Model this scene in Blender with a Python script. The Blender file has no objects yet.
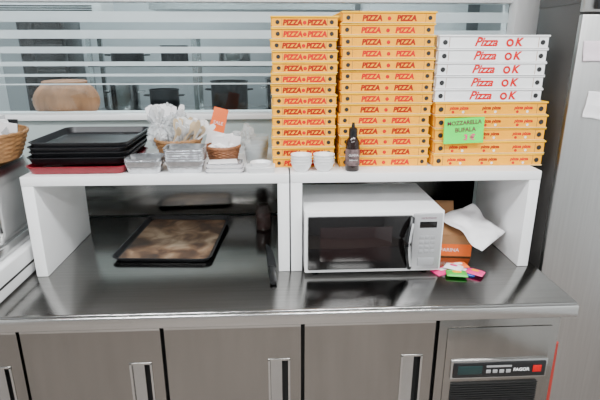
import bpy, bmesh, math, random
from mathutils import Vector, Euler, Matrix, noise
random.seed(7)
C=bpy.context.scene.collection

# ---------------------------------------------------------------- materials
def mat(name,col,rough=.5,metal=0,var=.06,nscale=20,bump=0,bscale=60,stretch=None,emit=0,trans=0,alpha=1,coat=0,spec=.5,rvar=0):
    m=bpy.data.materials.new(name); m.use_nodes=True
    nt=m.node_tree; b=nt.nodes["Principled BSDF"]
    tc=nt.nodes.new("ShaderNodeTexCoord"); mp=nt.nodes.new("ShaderNodeMapping")
    nt.links.new(tc.outputs["Object"],mp.inputs[0])
    if stretch: mp.inputs["Scale"].default_value=stretch
    n=nt.nodes.new("ShaderNodeTexNoise"); n.inputs["Scale"].default_value=nscale; n.inputs["Detail"].default_value=4
    nt.links.new(mp.outputs[0],n.inputs["Vector"])
    r=nt.nodes.new("ShaderNodeValToRGB")
    r.color_ramp.elements[0].position=.3; r.color_ramp.elements[1].position=.7
    lo=[max(0,c*(1-var)) for c in col]; hi=[min(1,c*(1+var)) for c in col]
    r.color_ramp.elements[0].color=(*lo,1); r.color_ramp.elements[1].color=(*hi,1)
    nt.links.new(n.outputs["Fac"],r.inputs[0]); nt.links.new(r.outputs[0],b.inputs["Base Color"])
    b.inputs["Roughness"].default_value=rough; b.inputs["Metallic"].default_value=metal
    b.inputs["Specular IOR Level"].default_value=spec
    if rvar:
        mr=nt.nodes.new("ShaderNodeMapRange"); mr.inputs["To Min"].default_value=rough-rvar; mr.inputs["To Max"].default_value=rough+rvar
        nt.links.new(n.outputs["Fac"],mr.inputs["Value"]); nt.links.new(mr.outputs[0],b.inputs["Roughness"])
    if bump:
        n2=nt.nodes.new("ShaderNodeTexNoise"); n2.inputs["Scale"].default_value=bscale; n2.inputs["Detail"].default_value=3
        nt.links.new(mp.outputs[0],n2.inputs["Vector"])
        bp=nt.nodes.new("ShaderNodeBump"); bp.inputs["Strength"].default_value=bump; bp.inputs["Distance"].default_value=.002
        nt.links.new(n2.outputs["Fac"],bp.inputs["Height"]); nt.links.new(bp.outputs[0],b.inputs["Normal"])
    if emit:
        b.inputs["Emission Color"].default_value=(*col,1); b.inputs["Emission Strength"].default_value=emit
    if trans: b.inputs["Transmission Weight"].default_value=trans
    if alpha<1: b.inputs["Alpha"].default_value=alpha
    if coat: b.inputs["Coat Weight"].default_value=coat
    return m
M={}
M['counter']=mat('counter_steel',(.29,.285,.275),.14,1,.08,3,.05,40,(1,30,30),rvar=.04)
M['door']=mat('door_steel',(.33,.315,.295),.20,1,.06,2,.05,50,(10,1,1.5),rvar=.05)
M['lip']=mat('lip_steel',(.58,.575,.56),.16,1,.05,4,.06,60,(1,30,30))
M['steel']=mat('steel',(.52,.52,.515),.24,1,.06,6,.06,50)
M['wallsteel']=mat('cabinet_steel',(.54,.535,.525),.36,1,.05,4,.1,60,(30,30,1))
M['dark']=mat('dark_gap',(.010,.010,.010),.6)
M['white']=mat('white_laminate',(.88,.88,.88),.35,0,.02,5)
M['whitepl']=mat('white_plastic',(.84,.84,.84),.3,0,.02,5)
M['paper']=mat('white_paper',(.84,.82,.83),.8,0,.03,8,.2,30)
M['woodc']=mat('pale_wood',(.62,.47,.30),.6,0,.1,30)
M['black']=mat('black_plastic',(.007,.007,.008),.3)
M['gloss']=mat('black_glass',(.005,.004,.004),.05)
M['window']=mat('microwave_window',(.012,.006,.006),.08,0,.2,200)
M['tray']=mat('black_tray',(.010,.010,.012),.40,.1,.3,12,.15,80)
M['redtray']=mat('red_tray',(.24,.006,.016),.35,0,.1)
M['silver']=mat('silver_panel',(.50,.50,.51),.34,.5,.03)
M['greybtn']=mat('grey_button',(.36,.36,.37),.4,.2,.03)
M['yellow']=mat('yellow_card',(.95,.40,.0),.6,0,.05,15,.1,90,spec=.25)
M['yellow2']=mat('yellow_card_edge',(.96,.50,.004),.65,0,.05,15,spec=.25)
M['cream']=mat('card_raw_edge',(.80,.62,.30),.8,0,.1,30)
M['wcard']=mat('white_card',(.84,.84,.84),.6,0,.03,15)
M['kraft']=mat('kraft_card',(.34,.17,.07),.8,0,.1,15)
M['red']=mat('red_ink',(.60,.004,.006),.5,spec=.2)
M['brownink']=mat('dark_red_ink',(.36,.010,.004),.5,spec=.2)
M['greenn']=mat('green_note',(.03,.85,.06),.7,0,.04)
M['ink']=mat('dark_ink',(.16,.02,.05),.6)
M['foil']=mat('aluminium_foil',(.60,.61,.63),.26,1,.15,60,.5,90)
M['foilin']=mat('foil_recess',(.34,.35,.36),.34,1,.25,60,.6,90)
M['wicker']=mat('wicker',(.32,.16,.06),.6,0,.3,60,.4,120)
M['wickerd']=mat('wicker_dark',(.26,.10,.04),.55,0,.25,60,.4,120)
M['clear']=mat('clear_plastic',(.55,.58,.58),.06,0,.02,alpha=.22)
M['jar']=mat('jar_glass',(.06,.04,.035),.08,0,.02,alpha=.6)
M['bag']=mat('plastic_bag_film',(.72,.74,.75),.14,0,.08,15,.9,50,alpha=.50)
M['orange']=mat('orange_print',(.85,.14,.01),.5,0,.08)
M['pink']=mat('pink_print',(.78,.02,.20),.4)
M['green']=mat('green_print',(.06,.48,.05),.4)
M['blue']=mat('blue_print',(.02,.10,.55),.4)
M['cyan']=mat('lcd',(.01,.03,.03),.2)
M['redpaint']=mat('red_paint',(.45,.03,.02),.35,coat=.3)
M['sauce']=mat('dark_glaze',(.015,.006,.005),.12)
M['label']=mat('bottle_label',(.12,.08,.08),.5,0,.8,60)
M['wallgrey']=mat('dark_wall',(.062,.058,.055),.45,0,.1,4)
M['sill']=mat('pale_panel',(.46,.53,.52),.2,0,.03,3)
M['frost']=mat('frosted_strip',(.80,.90,.93),.6,0,.02,alpha=.58)
M['plaster']=mat('plaster',(.66,.68,.69),.8,0,.03,3,.1)
M['greywall']=mat('grey_tiled_wall',(.34,.36,.37),.3,0,.05,3)
M['tilefl']=mat('floor_tile',(.24,.21,.19),.5,0,.1,6)
M['ceil']=mat('ceiling_paint',(.80,.80,.80),.8,0,.02)
M['pot']=mat('brown_pot',(.36,.155,.07),.6,0,.35,18,.4,50,(1,1,.4))
M['pinkp']=mat('pink_paper',(.78,.66,.72),.8,0,.03)
M['lightd']=mat('lamp_diffuser',(1,1,1),.5,0,.0,emit=5)

g=bpy.data.materials.new('window_glass'); g.use_nodes=True; nt=g.node_tree; nt.nodes.clear()
o=nt.nodes.new('ShaderNodeOutputMaterial'); mx=nt.nodes.new('ShaderNodeMixShader'); tr=nt.nodes.new('ShaderNodeBsdfTransparent'); gl=nt.nodes.new('ShaderNodeBsdfGlossy'); lw=nt.nodes.new('ShaderNodeFresnel')
tr.inputs[0].default_value=(.90,.96,.97,1); gl.inputs['Roughness'].default_value=.03; lw.inputs[0].default_value=1.5
nt.links.new(lw.outputs[0],mx.inputs[0]); nt.links.new(tr.outputs[0],mx.inputs[1]); nt.links.new(gl.outputs[0],mx.inputs[2]); nt.links.new(mx.outputs[0],o.inputs[0])
M['glass']=g

def stained():
    m=mat('stained_tray',(.05,.03,.02),.30,.1); nt=m.node_tree; b=nt.nodes["Principled BSDF"]
    tc=nt.nodes.new("ShaderNodeTexCoord"); n=nt.nodes.new("ShaderNodeTexNoise"); n.inputs["Scale"].default_value=11; n.inputs["Detail"].default_value=9; n.inputs["Distortion"].default_value=.7
    gr=nt.nodes.new("ShaderNodeTexGradient"); gr.gradient_type='SPHERICAL'; mp=nt.nodes.new("ShaderNodeMapping"); mp.inputs["Scale"].default_value=(3.8,3.0,1)
    nt.links.new(tc.outputs["Object"],mp.inputs[0]); nt.links.new(mp.outputs[0],gr.inputs[0])
    ad=nt.nodes.new("ShaderNodeMath"); ad.operation='MULTIPLY_ADD'; ad.inputs[1].default_value=.22
    nt.links.new(gr.outputs["Fac"],ad.inputs[0]); nt.links.new(n.outputs["Fac"],ad.inputs[2])
    nt.links.new(tc.outputs["Object"],n.inputs["Vector"])
    r=nt.nodes.new("ShaderNodeValToRGB"); e=r.color_ramp.elements
    e[0].position=.40; e[0].color=(.020,.012,.009,1); e[1].position=.80; e[1].color=(.50,.37,.25,1)
    k=r.color_ramp.elements.new(.53); k.color=(.10,.050,.026,1); k=r.color_ramp.elements.new(.64); k.color=(.23,.135,.075,1)
    nt.links.new(ad.outputs[0],r.inputs[0]); nt.links.new(r.outputs[0],b.inputs["Base Color"]); return m
M['stain']=stained()

# ---------------------------------------------------------------- mesh builder
class MB:
    def __init__(s): s.v=[]; s.f=[]; s.m=[]; s.keys=[]
    def mi(s,k):
        if k not in s.keys: s.keys.append(k)
        return s.keys.index(k)
    def add(s,v,f,k,T=None):
        o=len(s.v); i=s.mi(k)
        for p in v:
            p=Vector(p)
            if T is not None: p=T@p
            s.v.append(tuple(p))
        for q in f: s.f.append([a+o for a in q]); s.m.append(i)
    def box(s,x0,x1,y0,y1,z0,z1,k,b=0,seg=2,T=None):
        bm=bmesh.new(); bmesh.ops.create_cube(bm,size=1)
        for q in bm.verts: q.co=Vector((x0+(q.co.x+.5)*(x1-x0),y0+(q.co.y+.5)*(y1-y0),z0+(q.co.z+.5)*(z1-z0)))
        if b: bmesh.ops.bevel(bm,geom=bm.edges[:],offset=b,segments=seg,affect='EDGES',profile=.5)
        bm.verts.index_update()
        s.add([q.co.copy() for q in bm.verts],[[w.index for w in fc.verts] for fc in bm.faces],k,T); bm.free()
    def rings(s,R,k,cap0=True,cap1=False,T=None):
        n=len(R[0]); v=[p for r in R for p in r]; f=[]
        for i in range(len(R)-1):
            for j in range(n):
                a=i*n+j; b=i*n+(j+1)%n; f.append([a,b,b+n,a+n])
        if cap0: f.append(list(range(n))[::-1])
        if cap1: f.append([ (len(R)-1)*n+j for j in range(n)])
        s.add(v,f,k,T)
    def rr(s,L,k,cap0=True,cap1=False,c=(0,0),T=None):
        s.rings([rrect(w,d,r,z,c) for w,d,r,z in L],k,cap0,cap1,T)
    def lathe(s,L,k,c=(0,0),n=32,cap0=True,cap1=False,T=None,fl=None):
        R=[]
        for r,z in L:
            R.append([(c[0]+r*(1+(fl(j) if fl else 0))*math.cos(2*math.pi*j/n),c[1]+r*(1+(fl(j) if fl else 0))*math.sin(2*math.pi*j/n),z) for j in range(n)])
        s.rings(R,k,cap0,cap1,T)
    def tube(s,P,r,k,n=8,T=None):
        P=[Vector(p) for p in P]; R=[]
        for i,p in enumerate(P):
            t=(P[min(i+1,len(P)-1)]-P[max(i-1,0)]).normalized()
            a=t.cross(Vector((0,0,1)));
            if a.length<.1: a=t.cross(Vector((1,0,0)))
            a.normalize(); b=t.cross(a); rr_=r[i] if isinstance(r,(list,tuple)) else r
            R.append([tuple(p+a*rr_*math.cos(2*math.pi*j/n)+b*rr_*math.sin(2*math.pi*j/n)) for j in range(n)])
        s.rings(R,k,True,True,T)
    def text(s,t,k,T,size=.02,depth=.0004,shear=0,bold=0):
        key=(t,size,shear,bold)
        if key not in TX:
            cu=bpy.data.curves.new('t','FONT'); cu.body=t; cu.size=size; cu.align_x='CENTER'; cu.align_y='CENTER'; cu.shear=shear; cu.offset=bold; cu.extrude=depth; cu.resolution_u=3
            ob=bpy.data.objects.new('t',cu); C.objects.link(ob)
            dg=bpy.context.evaluated_depsgraph_get(); me=bpy.data.meshes.new_from_object(ob.evaluated_get(dg))
            TX[key]=([q.co.copy() for q in me.vertices],[list(p.vertices) for p in me.polygons])
            bpy.data.objects.remove(ob); bpy.data.curves.remove(cu); bpy.data.meshes.remove(me)
        v,f=TX[key]; s.add(v,f,k,T)
    def obj(s,name,ang=35,loc=None,fixn=True,parent=None):
        me=bpy.data.meshes.new(name); me.from_pydata(s.v,[],s.f)
        for k in s.keys: me.materials.append(M[k])
        for p,i in zip(me.polygons,s.m): p.material_index=i; p.use_smooth=True
        if fixn:
            bm=bmesh.new(); bm.from_mesh(me); bmesh.ops.recalc_face_normals(bm,faces=bm.faces[:]); bm.to_mesh(me); bm.free()
        me.set_sharp_from_angle(angle=math.radians(ang)); me.update()
        ob=bpy.data.objects.new(name,me); C.objects.link(ob)
        if loc: ob.location=loc
        if parent: ob.parent=parent
        return ob
TX={}
FR=Matrix(((1,0,0,0),(0,0,-1,0),(0,1,0,0),(0,0,0,1)))
def front(x,y,z,rot=0): return Matrix.Translation((x,y,z))@FR@Matrix.Rotation(rot,4,'Z')
def TR(x,y,z,rx=0,ry=0,rz=0): return Matrix.Translation((x,y,z))@Euler((rx,ry,rz)).to_matrix().to_4x4()
def rrect(w,d,r,z,c=(0,0),n=5):
    out=[]; r=min(r,w/2-1e-4,d/2-1e-4)
    for q,(sx,sy) in enumerate(((1,1),(-1,1),(-1,-1),(1,-1))):
        for i in range(n+1):
            a=math.pi/2*(q+i/n); out.append((c[0]+sx*(w/2-r)+r*math.cos(a),c[1]+sy*(d/2-r)+r*math.sin(a),z))
    return out

# ---------------------------------------------------------------- room shell
def slab(name,x0,x1,y0,y1,z0,z1,k,b=0):
    m=MB(); m.box(x0,x1,y0,y1,z0,z1,k,b); return m.obj(name)
slab('floor',-2.6,2.0,-2.6,5.1,-.1,0,'tilefl')
slab('ceiling',-2.6,2.0,-2.6,5.1,2.8,2.9,'ceil')
slab('wall_left',-2.7,-2.6,-2.6,5.1,0,2.8,'plaster')
slab('wall_right',2.0,2.1,-2.6,5.1,0,2.8,'plaster')
slab('wall_rear',-2.6,2.0,-2.7,-2.6,0,2.8,'greywall')
slab('wall_far',-2.6,2.0,5.0,5.1,0,2.8,'greywall')
slab('wall_partition',-2.6,1.14,2.2,2.27,0,1.34,'sill')
slab('wall_side',1.14,2.0,2.2,2.27,0,2.8,'wallgrey')
slab('wall_header',-2.6,1.14,2.2,2.27,2.5,2.8,'plaster')
m=MB(); m.box(-2.6,1.14,2.17,2.30,1.34,1.365,'white',.004); m.obj('trim_sill')
m=MB(); m.box(1.02,1.139,2.16,2.29,1.366,2.5,'white',.004); m.box(-2.6,1.02,2.19,2.28,1.822,1.88,'white',.004); m.obj('window_frame')
m=MB(); m.box(-2.6,1.02,2.225,2.231,1.366,1.822,'glass'); m.box(-2.6,1.02,2.225,2.231,1.88,2.5,'glass'); 
for zc,h in ((1.765,.042),(1.695,.034),(1.632,.026),(1.575,.018),(1.528,.011),(1.49,.006)):
    m.box(-2.6,1.02,2.2225,2.2245,zc-h/2,zc+h/2,'frost')
m.obj('window_1')
m=MB(); m.box(-1.6,.93,2.17,2.199,.9,1.06,'counter',.003); m.obj('trim_backsplash')

# ---------------------------------------------------------------- refrigerated counter
m=MB()
m.box(-1.62,.92,1.29,2.165,.862,.90,'counter',.006,3)
m.box(-1.62,.921,1.284,1.296,.852,.893,'lip',.005,3)
m.box(-1.60,.90,1.36,2.15,.10,.862,'dark')
m.box(-1.60,.90,1.345,1.36,.835,.852,'door')
for x in (-1.5,-.4,.3,.84):
    for y in (1.42,2.08): m.lathe([(.022,0),(.022,.02),(.015,.022),(.015,.1)],'steel',(x,y),16,True,True)
def door(x0,x1):
    hx0,hx1,hz0,hz1=x1-.100,x1-.038,.50,.702; y0,y1=1.328,1.36; zb,zt=.12,.832
    m.box(x0,hx0,y0,y1,zb,zt,'door'); m.box(hx1,x1,y0,y1,zb,zt,'door')
    m.box(hx0,hx1,y0,y1,hz1,zt,'door'); m.box(hx0,hx1,y0,y1,zb,hz0,'door')
    m.box(hx0,hx1,y1-.004,y1,hz0,hz1,'dark')
    m.box(hx0-.004,hx0+.003,y0-.003,y1,hz0-.004,hz1+.004,'lip',.001)
    m.box(hx1-.003,hx1+.004,y0-.003,y1,hz0-.004,hz1+.004,'lip',.001)
    m.box(hx0-.004,hx1+.004,y0-.003,y1,hz1-.002,hz1+.005,'lip',.001)
    m.box(hx0+.004,hx0+.040,y0+.006,y0+.010,hz0,hz1,'steel')
    m.box(x0,x1,y0-.0015,y0+.004,zt-.012,zt,'lip',.001)
for a,b in ((-1.59,-1.215),(-1.205,-.79),(-.78,-.362),(-.350,.070),(.082,.495)): door(a,b)
m.box(.508,.90,1.330,1.36,.12,.832,'door',.003)
m.box(.535,.875,1.324,1.334,.50,.80,'door',.004)
m.box(.553,.873,1.316,1.328,.615,.685,'steel',.003)
m.box(.560,.866,1.311,1.320,.622,.678,'black',.004)
m.box(.575,.655,1.3095,1.312,.636,.668,'cyan',.001)
for i in range(4): m.box(.668+i*.022,.683+i*.022,1.309,1.312,.640,.652,'silver',.001)
m.box(.668,.750,1.309,1.312,.662,.668,'silver')
m.text('FAGOR','whitepl',front(.784,1.3103,.650),.016,bold=.0004)
m.box(.822,.850,1.309,1.312,.640,.664,'red',.001)
for i in range(9): m.box(.56,.85,1.318,1.326,.52+i*.009,.5235+i*.009,'dark')
m.obj('refrigerated_counter',30)

# ---------------------------------------------------------------- white risers
S=1.250; SZ=S+.0005
def riser(x0,x1):
    m=MB(); y0,y1=1.55,1.99
    m.box(x0,x1,y0,y1,S-.031,S,'white',.002)
    m.box(x0,x0+.038,y0+.001,y1-.03,.901,S-.031,'white',.002)
    m.box(x1-.038,x1,y0+.001,y1-.03,.901,S-.031,'white',.002)
    m.obj('countertop_riser_shelf')
riser(-.815,.043); riser(.048,.89)

# ---------------------------------------------------------------- microwave
m=MB(); X0,X1=.092,.557; F=1.508; zb,zt=.913,1.130
m.box(X0,X1,F+.012,1.85,zb,zt,'whitepl',.006,3)
m.box(X0,X1,F,F+.014,zb,zt,'whitepl',.004)
m.box(X0+.010,X0+.358,F-.010,F+.004,zb+.014,zt-.014,'gloss',.004)
m.box(X0+.050,X0+.290,F-.0112,F-.009,zb+.045,zt-.050,'window',.001)
m.box(X0+.360,X1-.006,F-.006,F+.004,zb+.008,zt-.008,'silver',.004)
P=[]
for i in range(13):
    t=i/12; P.append((X0+.354-.016*math.sin(math.pi*t),F-.010-.026*math.sin(math.pi*t)**.6,zb+.018+(zt-zb-.038)*t))
m.tube(P,.0085,'black',10)
m.tube([(p[0]+.003,p[1]-.005,p[2]) for p in P[1:-1]],.0050,'silver',8)
m.text('MICROWAVE','ink',front(X0+.411,F-.0064,zt-.024),.0085,.0002)
m.box(X0+.382,X0+.440,F-.0070,F-.005,zt-.058,zt-.036,'gloss',.001)
for i in range(4):
    for j in range(3): m.box(X0+.384+j*.019,X0+.399+j*.019,F-.0072,F-.005,zb+.068+i*.017,zb+.080+i*.017,'greybtn',.001)
m.box(X0+.382,X0+.440,F-.0085,F-.005,zb+.022,zb+.052,'greybtn',.002)
for x in (X0+.04,X1-.04):
    for y in (F+.05,1.81): m.lathe([(.012,.9005),(.014,zb+.002)],'black',(x,y),12,True,True)
m.obj('microwave_oven')

# ---------------------------------------------------------------- pizza boxes
def boxstack(name,x,y,w,d,h,n,z0,style,lean=0,jit=.003,dw=0):
    m=MB(); z=z0
    for i in range(n):
        cx=x+lean*i/n+random.uniform(-jit,jit); cy=y+random.uniform(-jit,jit); wi=w+dw*i/n
        a=random.uniform(-.01,.01); T=TR(cx,cy+d/2,z,0,0,a); hh=h-.0012
        c='yellow' if style!='w' else 'wcard'; e='yellow2' if style!='w' else 'wcard'
        m.box(-wi/2+.004,wi/2-.004,-d/2+.004,d/2-.004,0,hh-.003,c,T=T)
        m.box(-wi/2,wi/2,-d/2,d/2,hh-.0055,hh,e,.0012,1,T=T)
        m.box(-wi/2+.001,wi/2-.001,-d/2+.0005,d/2-.0005,.0,.0015,'cream' if style!='w' else 'wcard',T=T)
        for sx in (-1,1):
            m.box(sx*(wi/2-.0022)-.0012,sx*(wi/2-.0022)+.0012,-d/2+.02,d/2-.004,.006,hh-.003,e,T=T)
            m.lathe([(h*.19,0),(h*.19,.0008)],'dark',(0,0),14,True,True,T=T@front(sx*(wi/2-.022),-d/2+.0038,h*.43))
            m.box(sx*(wi/2-.036)-.0007,sx*(wi/2-.036)+.0007,-d/2+.0032,-d/2+.0042,.003,hh-.008,'kraft',T=T)
        yf=-d/2+.0036
        if style in 'ys':
            for k in (-.60,.60):
                m.text('PIZZA','brownink' if i%2 else 'red',T@front(k*wi*.30,yf,h*.38),h*.64,.0003,.15,.0013)
            m.lathe([(h*.17,0),(h*.17,.0004)],'red',(0,0),12,True,True,T=T@front(0,-d/2+.0038,h*.38))
        elif style=='p':
            for k,t in ((-.30,'pizza pizza'),(.0,'pizza pizza'),(.30,'pizza pizza')):
                m.text(t,'red' if k else 'brownink',T@front(k*wi*.95,yf,h*.52),h*.34,.0003,.2,.0006)
                m.lathe([(h*.11,0),(h*.11,.0004)],'red',(0,0),12,True,True,T=T@front(k*wi*.95-.02,-d/2+.0038,h*.22))
                m.lathe([(h*.10,0),(h*.10,.0004)],'wcard',(0,0),12,True,True,T=T@front(k*wi*.95+.015,-d/2+.0038,h*.22))
        else:
            m.text('Pizza','red',T@front(-.028,yf,h*.44),h*.88,.0003,.35,.0012)
            m.text('K','red',T@front(.080,yf,h*.42),h*.82,.0003,.2,.0015)
            R=[[(math.cos(2*math.pi*j/20)*r,math.sin(2*math.pi*j/20)*r,.0003) for j in range(20)] for r in (h*.30,h*.14)]
            m.rings(R,'red',False,False,T=T@front(.052,yf,h*.40))
        z+=h
    m.obj(name,30); return z
Y0=1.64
boxstack('pizza_box_stack',.098,Y0,.216,.24,.0350,14,SZ,'s',.0)
boxstack('pizza_box_stack',.372,Y0-.004,.312,.33,.0360,14,SZ,'y',-.004,dw=-.006)
zt=boxstack('pizza_box_stack',.738,Y0-.012,.39,.35,.0440,5,SZ,'p',-.012)
boxstack('pizza_box_stack',.717,Y0-.006,.368,.34,.0426,5,zt+.0005,'w',-.004)
m=MB(); T=front(.634,1.6175,1.377,.03); v=[];f=[]; n=10
for i in range(n+1):
    for j in range(5):
        u=i/n-.5; w=j/4-.5; v.append((u*.136,w*.086,.003+.004*abs(w)*2*(1 if w<0 else .3)))
for i in range(n):
    for j in range(4): a=i*5+j; f.append([a,a+5,a+6,a+1])
m.add(v,f,'greenn',T)
m.text('MOZZARELLA','ink',T@Matrix.Translation((0,.026,.0048))@Matrix.Rotation(.04,4,'Z'),.0185,.0002,0,.0005)
m.text('BUFALA','ink',T@Matrix.Translation((.005,.002,.0042))@Matrix.Rotation(.04,4,'Z'),.020,.0002,0,.0005)
m.text('3 €','pink',T@Matrix.Translation((.02,-.024,.0060)),.027,.0002,0,.0010)
m.obj('price_note')

# ---------------------------------------------------------------- baking trays
def pan(m,w,d,h,c,z,k,kin=None,fl=.012,T=None):
    m.rr([(w-2*fl-.01,d-2*fl-.01,.02,z),(w-2*fl,d-2*fl,.025,z+.003),(w-.008,d-.008,.03,z+h-.002),(w,d,.032,z+h-.001),(w,d,.032,z+h+.001),(w-.009,d-.009,.03,z+h+.001),(w-2*fl-.003,d-2*fl-.003,.025,z+.005)],k,True,False,c,T)
    m.rr([(w-2*fl-.003,d-2*fl-.003,.025,z+.005),(w-2*fl-.012,d-2*fl-.012,.02,z+.0035)],k,False,False,c,T)
    m.rr([(w-2*fl-.012,d-2*fl-.012,.02,z+.0035),(.01,.01,.004,z+.0035)],kin or k,False,True,c,T)
m=MB(); pan(m,.365,.475,.018,(0,0),0,'tray','stain'); ob=m.obj('stained_baking_tray',40,(-.405,1.875,.9005)); ob.rotation_euler=(0,0,-.07)
m=MB(); pan(m,.325,.33,.026,(0,0),0,'redtray'); m.obj('red_serving_tray',40,(-.648,1.732,SZ))
m=MB()
for i in range(4):
    pan(m,.325-.002*i,.335,.024,(random.uniform(-.006,.006)+(.004*i),random.uniform(-.004,.004)),.0165*i,'tray',T=TR(0,0,0,0,0,random.uniform(-.01,.01)))
m.obj('baking_tray_stack',40,(-.652,1.755,SZ+.028))

# ---------------------------------------------------------------- shelf clutter
def foil(name,x,y,w,d,h,n=2):
    m=MB()
    for i in range(n):
        z=i*.008; N=14
        def cr(a,amt): return [(p[0]*(1+amt*(-1)**q),p[1]*(1+amt*(-1)**q),p[2]) for q,p in enumerate(a)]
        R=[rrect(w*.78,d*.74,.012,z,n=N)]
        for t in (0,.25,.5,.75,1): R.append(cr(rrect(w*(.80+.14*t),d*(.76+.18*t),.016,z+.002+h*t,n=N),.012))
        R+= [rrect(w,d,.02,z+h+.002,n=N),rrect(w,d,.02,z+h+.005,n=N),rrect(w*.93,d*.92,.016,z+h+.004,n=N)]
        m.rings(R,'foil',True,False)
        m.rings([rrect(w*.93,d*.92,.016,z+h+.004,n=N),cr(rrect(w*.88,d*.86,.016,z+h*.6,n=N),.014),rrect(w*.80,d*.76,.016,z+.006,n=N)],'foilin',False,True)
    return m.obj(name,25,(x,y,SZ))
foil('foil_container',-.432,1.612,.125,.095,.038,2); 
foil('foil_container',-.298,1.612,.132,.095,.038,6)
m=MB()
for i in range(7):
    m.rr([(.12-.002*i,.078,.012,i*.0045),(.128-.002*i,.082,.014,i*.0045+.004)],'paper' if i%3 else 'foil',True,True)
m.box(-.055,.04,-.033,.028,.032,.0335,'paper',.0005,T=TR(0,0,0,0,0,.12))
m.obj('container_lid_stack',40,(-.168,1.602,SZ))
m=MB()
for i in range(5):
    m.rr([(.09,.072,.012,i*.0035),(.095,.076,.014,i*.0035+.003)],'whitepl',True,True)
m.lathe([(.03,.018),(.036,.030),(.034,.030),(.028,.0195)],'whitepl',(.0,.0))
m.obj('plastic_lid_stack',40,(-.050,1.598,SZ))
def bowls(x,y):
    m=MB()
    for i in range(4):
        z=i*.009
        m.lathe([(.018,z),(.020,z+.001),(.030,z+.014),(.0335,z+.027),(.0355,z+.028),(.0355,z+.030),(.033,z+.030),(.029,z+.015),(.018,z+.003)],'whitepl',(0,0),36,True,True)
    m.obj('small_bowl_stack',40,(x,y,SZ))
bowls(.085,1.59); bowls(.160,1.59)
def cups(x,y,n):
    m=MB()
    for i in range(n):
        z=i*.011
        m.lathe([(.026,z),(.034,z+.055),(.036,z+.056),(.036,z+.058),(.0335,z+.057),(.0255,z+.002)],'clear',(0,0),28,True,False)
    m.obj('plastic_cup_stack',40,(x,y,SZ))
cups(-.075,1.685,3); cups(-.058,1.765,4)
m=MB()
m.lathe([(.021,0),(.0235,.003),(.0235,.085),(.0225,.098),(.015,.112),(.0125,.116)],'sauce',(0,0),32,True,True)
m.lathe([(.0238,.020),(.0240,.021),(.0240,.074),(.0238,.075)],'label',(0,0),32,False,False)
m.lathe([(.0142,.114),(.0142,.140),(.011,.143),(.0065,.145),(.0045,.160)],'black',(0,0),24,True,True)
m.text('GLASSA','whitepl',front(0,-.0243,.056),.0095,.0002); m.text('balsamico','whitepl',front(0,-.0243,.040),.007,.0002)
m.obj('glaze_bottle',40,(.255,1.588,SZ))

def basket(x,y,z,r0,r1,h,k='wicker',ell=(1,1),rows=11,n=72):
    m=MB(); R=[]; sub=3
    for i in range(rows*sub+1):
        t=i/(rows*sub); r=r0+(r1-r0)*t**.75; row=i//sub; prof=math.sin(math.pi*((i%sub)+.5)/sub)
        ring=[]
        for j in range(n):
            s_=math.sin(2*math.pi*j/n*n/6+row*math.pi)
            rr_=r+.0028*s_*prof
            ring.append((rr_*ell[0]*math.cos(2*math.pi*j/n),rr_*ell[1]*math.sin(2*math.pi*j/n),h*t))
        R.append(ring)
    R2=[[(p[0]*.94,p[1]*.94,p[2]+.003) for p in R[len(R)-1-q]] for q in (0,len(R)//2,len(R)-2)]
    m.rings(R+R2,k,True,True)
    for ph in (0,math.pi):
        P=[]
        for j in range(61):
            a=2*math.pi*j/60; P.append(((r1*ell[0])*math.cos(a),(r1*ell[1])*math.sin(a),h+.003+.003*math.sin(a*14+ph)))
        m.tube(P,.004,k,7)
    return m,(x,y,z)
def crumple(m,c,sx,sy,sz,k,seed,amp=.5,sub=4,sharp=1):
    bm=bmesh.new(); bmesh.ops.create_icosphere(bm,subdivisions=sub,radius=1)
    for q in bm.verts:
        p=q.co.copy(); nn=noise.noise(p*1.6+Vector((seed,0,0)))*amp-abs(noise.noise(p*3.2+Vector((0,seed,0))))*amp*sharp+abs(noise.noise(p*7+Vector((0,seed,9))))*amp*.35
        p=p*(1+nn+.1); q.co=Vector((p.x*sx+c[0],p.y*sy+c[1],max(p.z*sz+c[2],c[3] if len(c)>3 else -9)))
    bm.verts.index_update(); m.add([q.co.copy() for q in bm.verts],[[w.index for w in fc.verts] for fc in bm.faces],k); bm.free()
def cutlery(m,T,k='whitepl'):
    m.box(-.004,.004,-.0008,.0008,-.06,.03,k,T=T)
    R=[(.004,.03),(.008,.042),(.011,.055),(.010,.07),(.006,.08)]
    m.rings([[(-w,-.001,z),(w,-.001,z),(w,.001,z),(-w,.001,z)] for w,z in R],k,True,True,T)
m,loc=basket(-.350,1.775,SZ,.055,.082,.075)
crumple(m,(-.060,.03,.120),.054,.045,.062,'bag',3,.7,5); crumple(m,(-.015,.045,.130),.045,.04,.052,'bag',9,.7,5)
for i in range(12): cutlery(m,TR(-.045+random.uniform(-.035,.035),.03+random.uniform(-.02,.02),.12,random.uniform(-.2,.2),random.uniform(-.5,.5),random.uniform(-.6,.6)),'paper')
for i in range(38):
    cutlery(m,TR(random.uniform(-.01,.080),random.uniform(-.055,.02),.082,random.uniform(-.1,.6),random.uniform(.1,.9),random.uniform(-.6,.6)),'woodc' if i%3==0 else 'whitepl')
m.obj('wicker_cutlery_basket',30,loc)
m,loc=basket(-.187,1.735,SZ,.044,.060,.055,'wickerd')
crumple(m,(.0,.0,.057),.042,.038,.016,'paper',5,.4)
for i in range(6): m.box(-.032,.032,-.001,.001,-.02,.035,'paper',T=TR(random.uniform(-.02,.03),random.uniform(-.02,.03),.062,random.uniform(-.3,.3),random.uniform(-.3,.3),random.uniform(-.6,.6)))
m.obj('wicker_napkin_basket',40,loc)
m=MB(); 
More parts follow.
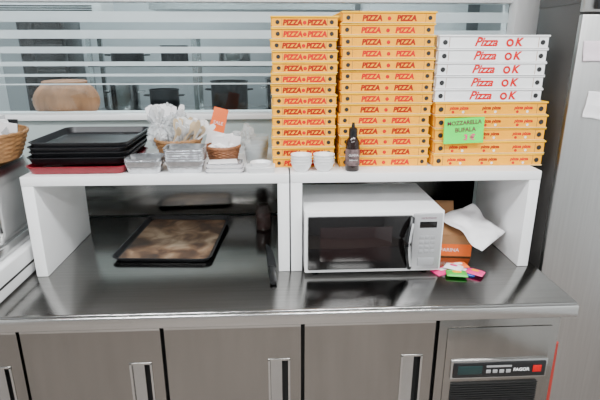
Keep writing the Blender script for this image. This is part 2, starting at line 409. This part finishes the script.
m.rings([[(-w,-t,z),(w,-t,z),(w,t,z),(-w,t,z)] for w,t,z in ((.028,.001,0),(.030,.007,.02),(.030,.010,.06),(.028,.006,.14),(.028,.001,.175))],'orange',True,True)
m.box(-.0305,.0305,-.0115,.0105,.0,.085,'paper'); m.text('SALE','paper',front(0,-.0125,.118),.018)
ob=m.obj('orange_sauce_packet',40,(-.250,1.885,SZ+.003)); ob.rotation_euler=(-.10,.28,.1)
m=MB(); crumple(m,(0,0,.045,0),.038,.028,.050,'bag',31,.6); m.obj('plastic_bag',30,(-.115,1.90,SZ))

# ---------------------------------------------------------------- left side appliance + basket
m=MB(); m.box(-1.28,-.835,1.31,1.80,.905,1.005,'whitepl',.008,3)
m.box(-.84,-.8335,1.34,1.77,.945,.952,'dark')
m.box(-1.26,-.86,1.40,1.78,1.005,1.045,'steel',.008,3)
for x in (-1.24,-.88):
    for y in (1.35,1.76): m.lathe([(.014,.9),(.014,.908)],'black',(x,y),12,True,True)
m.rr([(.40,.30,.05,1.045),(.42,.32,.06,1.075),(.42,.32,.06,1.25),(.40,.30,.05,1.285),(.36,.26,.04,1.293)],'steel',True,True,(-1.07,1.60))
m.tube([(-.86,1.46,1.06),(-.845,1.45,1.10),(-.845,1.45,1.17),(-.86,1.46,1.21)],.006,'steel')
m.box(-.95,-.88,1.425,1.446,1.09,1.15,'black',.005)
m.lathe([(.018,0),(.018,.012),(.014,.016)],'black',(0,0),20,True,True,T=front(-1.0,1.44,1.12))
m.obj('countertop_slicer_body')
m,loc=basket(-.965,1.62,1.2945,.115,.150,.085,'wicker',(1,1),12)
for i in range(12): m.box(-.06,.06,-.0015,.0015,-.05,.035,random.choice(['paper','whitepl','silver','black']),T=TR(random.uniform(-.02,.08),random.uniform(-.07,.07),.09,random.uniform(-.3,.3),random.uniform(-.5,.5),random.uniform(-.5,.5)))
m.obj('wicker_bread_basket',40,loc)

# ---------------------------------------------------------------- knife, jar
m=MB(); R=[]
for y,w,t in ((0,.009,.006),(.01,.012,.009),(.05,.010,.010),(.09,.011,.010),(.115,.013,.010),(.12,.010,.006)):
    R.append([(w*math.cos(a*math.pi/6),y,.0105+t*math.sin(a*math.pi/6)) for a in range(12)])
m.rings(R,'black',True,True)
m.rings([[(-.012,y,.008),(w-.012,y,.010),(-.012,y,.012)] for y,w in ((.118,.028),(.2,.027),(.28,.022),(.33,.006))],'tray',True,True)
m.obj('kitchen_knife',40,(-.012,1.445,.9005)).rotation_euler=(0,0,.06)
m=MB()
m.lathe([(.030,0),(.034,.004),(.034,.085),(.026,.10),(.026,.112),(.024,.112),(.024,.10),(.031,.083),(.031,.006)],'jar',(0,0),32,True,True)
m.lathe([(.0295,.006),(.0295,.06)],'redtray',(0,0),32,True,True)
m.obj('glass_jar',40,(-.055,1.97,.9005))

# ---------------------------------------------------------------- carton, paper, packets
m=MB(); T=TR(.655,1.745,.9005,0,0,-.12)
w,d,h=.15,.20,.085
m.box(-w/2,w/2,-d/2,d/2,0,.003,'kraft',T=T)
m.box(-w/2,w/2,-d/2,-d/2+.003,0,h,'kraft',T=T); m.box(-w/2,w/2,d/2-.003,d/2,0,h,'kraft',T=T)
m.box(-w/2,-w/2+.003,-d/2,d/2,0,h,'kraft',T=T); m.box(w/2-.003,w/2,-d/2,d/2,0,h,'kraft',T=T)
m.box(-w/2+.001,w/2-.001,-d/2-.0012,-d/2,.004,.05,'orange',T=T)
m.box(-.05,.05,-.0012,0,0,.07,'kraft',T=T@TR(0,d/2-.002,h,-.5)); m.box(-w/2,w/2,-.0012,0,0,.06,'kraft',T=T@TR(0,-d/2+.002,h,-1.1))
m.text('FARINA','wcard',T@front(-.005,-d/2-.0014,.027),.02,.0002)
m.obj('cardboard_carton')
def sheet(name,c00,c10,c01,c11,k,seed,amp=.008,n=16):
    m=MB(); v=[];f=[]; c=[Vector(q) for q in (c00,c10,c01,c11)]
    for i in range(n+1):
        for j in range(n+1):
            u,w=i/n,j/n; p=c[0]*(1-u)*(1-w)+c[1]*u*(1-w)+c[2]*(1-u)*w+c[3]*u*w
            a=noise.noise(Vector((u*3,w*3,seed)))*amp*2+abs(noise.noise(Vector((u*1.5+w*2,w-u,seed+4))))*amp*2
            p=p+Vector((a*.3,-a*.8,a)); v.append(tuple(p))
    for i in range(n):
        for j in range(n): q=i*(n+1)+j; f.append([q,q+n+1,q+n+2,q+1])
    m.add(v,f,k); ob=m.obj(name,180,fixn=False); s=ob.modifiers.new('s','SOLIDIFY'); s.thickness=.0006
    return ob
sheet('wrapping_paper_sheet',(.715,1.545,.965),(.845,1.66,.985),(.600,1.70,1.035),(.765,1.80,1.05),'paper',2,.009)
m=MB()
def packet(x,y,rz,w,d,k1,k2,z):
    T=TR(x,y,z,0,0,rz)
    m.rr([(w,d,.003,0),(w*.96,d*.94,.003,.003),(w*.8,d*.7,.01,.007),(w*.5,d*.4,.01,.008)],k1,True,True,T=T)
    m.rr([(w*.45,d*.35,.01,.0083),(w*.42,d*.32,.01,.0088)],k2,True,True,T=T)
packet(.565,1.545,.4,.075,.05,'pink','paper',0); packet(.635,1.535,-.5,.08,.05,'blue','paper',.001)
packet(.60,1.505,-.2,.07,.045,'green','yellow',.008); packet(.665,1.51,-.7,.06,.04,'pink','yellow',.009); packet(.625,1.565,.1,.07,.045,'orange','paper',.010); packet(.60,1.54,-.6,.06,.04,'paper','pink',.016)
ob=m.obj('sweet_packets',40,(.010,-.018,.9005))

# ---------------------------------------------------------------- tall steel cabinet at right + papers
m=MB()
m.box(.985,1.985,1.64,1.90,.0,1.78,'wallgrey',.003)
m.box(.985,1.985,1.618,1.64,.02,1.745,'wallsteel',.004)
m.box(.985,1.985,1.620,1.642,1.752,1.95,'wallsteel',.004)
m.box(.985,1.985,1.64,1.90,1.78,2.3,'wallgrey')
m.box(1.015,1.05,1.600,1.619,1.76,1.80,'black',.004)
m.obj('tall_steel_cabinet')
sheet('notice_paper',(1.005,1.612,1.60),(1.20,1.612,1.60),(1.0,1.616,1.665),(1.20,1.616,1.665),'pinkp',3,.001)
sheet('notice_paper',(1.035,1.610,1.42),(1.16,1.612,1.40),(1.045,1.616,1.505),(1.17,1.616,1.49),'paper',6,.002)
m=MB()
m.tube([(.990,1.46,.10),(.968,1.44,.66)],.011,'redpaint',14)
m.rr([(.06,.20,.01,.03),(.05,.20,.012,.09),(.035,.12,.012,.11)],'redpaint',True,True,(.99,1.46))
for i in range(60): 
    x=.99+random.uniform(-.025,.025); y=1.46+random.uniform(-.09,.09); m.box(x-.0015,x+.0015,y-.0015,y+.0015,.001,.035,'black')
m.obj('red_broom',40)

# ---------------------------------------------------------------- far kitchen beyond the glass
m=MB(); m.box(-2.5,.9,2.272,2.60,1.29,1.33,'white',.003); m.box(-2.5,.9,2.272,2.35,.0,1.29,'sill'); m.obj('pass_counter')
m=MB(); prof=[]
for i in range(21):
    t=i/20; prof.append((.150*math.sin(math.pi*(.20+.66*t))**.5*(1 if i%2 else .985),.150*t))
m.lathe(prof,'pot',(0,0),48,True,True,fl=lambda j:.012*math.cos(j*math.pi/3))
m.lathe([(.09,.148),(.100,.152),(.100,.158),(.09,.162),(.03,.166)],'pot',(0,0),40,True,True)
m.obj('brown_round_basket',50,(-.995,2.44,1.3305))
m=MB(); m.box(-2.3,-.1,3.4,4.1,0,.88,'steel',.01); m.box(-2.3,-.1,3.38,4.12,.88,.92,'steel',.005)
for i in range(4): m.box(-2.25+i*.54,-1.75+i*.54,3.385,3.40,.2,.8,'door',.005)
m.obj('kitchen_workbench')
m=MB(); X=(-1.35,-.6,.25)
for z in (1.16,1.50,1.70): m.box(-1.35,.28,3.75,4.05,z,z+.025,'steel',.003)
for x in X:
    for y in (3.76,4.01): m.box(x,x+.03,y,y+.03,.921,1.74,'steel')
def potx(x,y,z,r,h,k):
    T=TR(x,y,z); m.lathe([(r*.95,0),(r,.01),(r,h),(r*1.05,h),(r*1.05,h+.006),(r*.96,h+.006),(r*.95,.01)],k,(0,0),32,True,True,T=T)
    for s in (-1,1): m.tube([(s*r,-.03,h*.7),(s*(r+.04),-.02,h*.72),(s*(r+.04),.02,h*.72),(s*r,.03,h*.7)],.006,k,T=T)
for x,z,r,h,k in ((-1.15,1.185,.11,.18,'steel'),(-.85,1.185,.11,.14,'tray'),(-.35,1.185,.14,.20,'tray'),(.05,1.185,.12,.22,'steel'),(-1.1,1.525,.12,.08,'tray'),(-.3,1.525,.12,.11,'steel'),(-.75,1.525,.10,.12,'tray')):
    potx(x,3.9,z,r,h,k)
m.obj('steel_pot_rack')
m=MB(); m.rings([[(-.75,3.2,1.86),(.5,3.2,1.86),(.5,4.2,1.86),(-.75,4.2,1.86)],[(-.75,3.2,1.92),(.5,3.2,1.92),(.5,4.2,1.92),(-.75,4.2,1.92)],[(-.6,3.6,2.3),(.1,3.6,2.3),(.1,4.2,2.3),(-.6,4.2,2.3)],[(-.6,3.6,2.79),(.1,3.6,2.79),(.1,4.2,2.79),(-.6,4.2,2.79)]],'steel',True,True)
m.obj('extractor_hood')
m=MB(); m.box(-1.74,-1.42,3.6,3.9,.921,1.84,'black',.01); m.box(-1.72,-1.44,3.585,3.60,1.3,1.8,'gloss',.01); m.box(-1.70,-1.46,3.57,3.585,1.28,1.30,'steel',.004); m.obj('black_oven_tower')
m=MB(); m.box(-2.55,-1.82,3.3,3.37,0,2.2,'whitepl',.01); m.box(-2.2,-2.19,3.29,3.30,.1,2.1,'dark'); m.box(-2.15,-2.13,3.27,3.30,1.2,1.5,'steel',.003); m.obj('white_storage_cupboard')
m=MB(); m.box(-1.85,-.95,2.95,3.2,1.80,1.98,'whitepl',.03,3)
for i in range(4): m.box(-1.80,-1.0,2.945,2.952,1.82+i*.012,1.825+i*.012,'dark')
for x in (-1.7,-1.1): m.box(x,x+.02,3.07,3.09,1.97,2.8,'steel')
m.obj('air_conditioner')
slab('wall_column',.55,1.13,3.0,3.3,0,2.8,'plaster')

# ---------------------------------------------------------------- lights (ceiling fixtures)
def fixture(x,y,w,d,power,col=(.96,.985,1)):
    m=MB(); m.box(x-w/2-.03,x+w/2+.03,y-d/2-.03,y+d/2+.03,2.755,2.799,'whitepl',.005); m.box(x-w/2,x+w/2,y-d/2,y+d/2,2.750,2.757,'lightd'); m.obj('ceiling_light_panel')
    l=bpy.data.lights.new('ceiling_light','AREA'); l.shape='RECTANGLE'; l.size=w; l.size_y=d; l.energy=power; l.color=col
    o=bpy.data.objects.new('ceiling_lamp',l); o.location=(x,y,2.745); C.objects.link(o)
fixture(-.9,.4,1.2,.3,52); fixture(.8,.4,1.2,.3,52); fixture(-.9,-1.2,1.2,.3,46); fixture(.8,-1.2,1.2,.3,46)
fixture(-1.4,2.75,1.0,.3,26,(.92,.98,1)); fixture(-.9,4.5,1.6,.3,38,(.92,.98,1)); fixture(.2,2.75,1.0,.3,20,(.92,.98,1))
w=bpy.data.worlds.new('world'); bpy.context.scene.world=w; w.use_nodes=True; w.node_tree.nodes['Background'].inputs[0].default_value=(.8,.85,.9,1); w.node_tree.nodes['Background'].inputs[1].default_value=.3

cd=bpy.data.cameras.new("camera"); cam=bpy.data.objects.new("camera",cd); C.objects.link(cam)
cd.sensor_width=36; cd.lens=490/600*36; cd.clip_start=.05
cam.location=(0,0,1.65); cam.rotation_euler=Euler((math.radians(90-17.5),0,math.radians(-2.9)))
bpy.context.scene.camera=cam
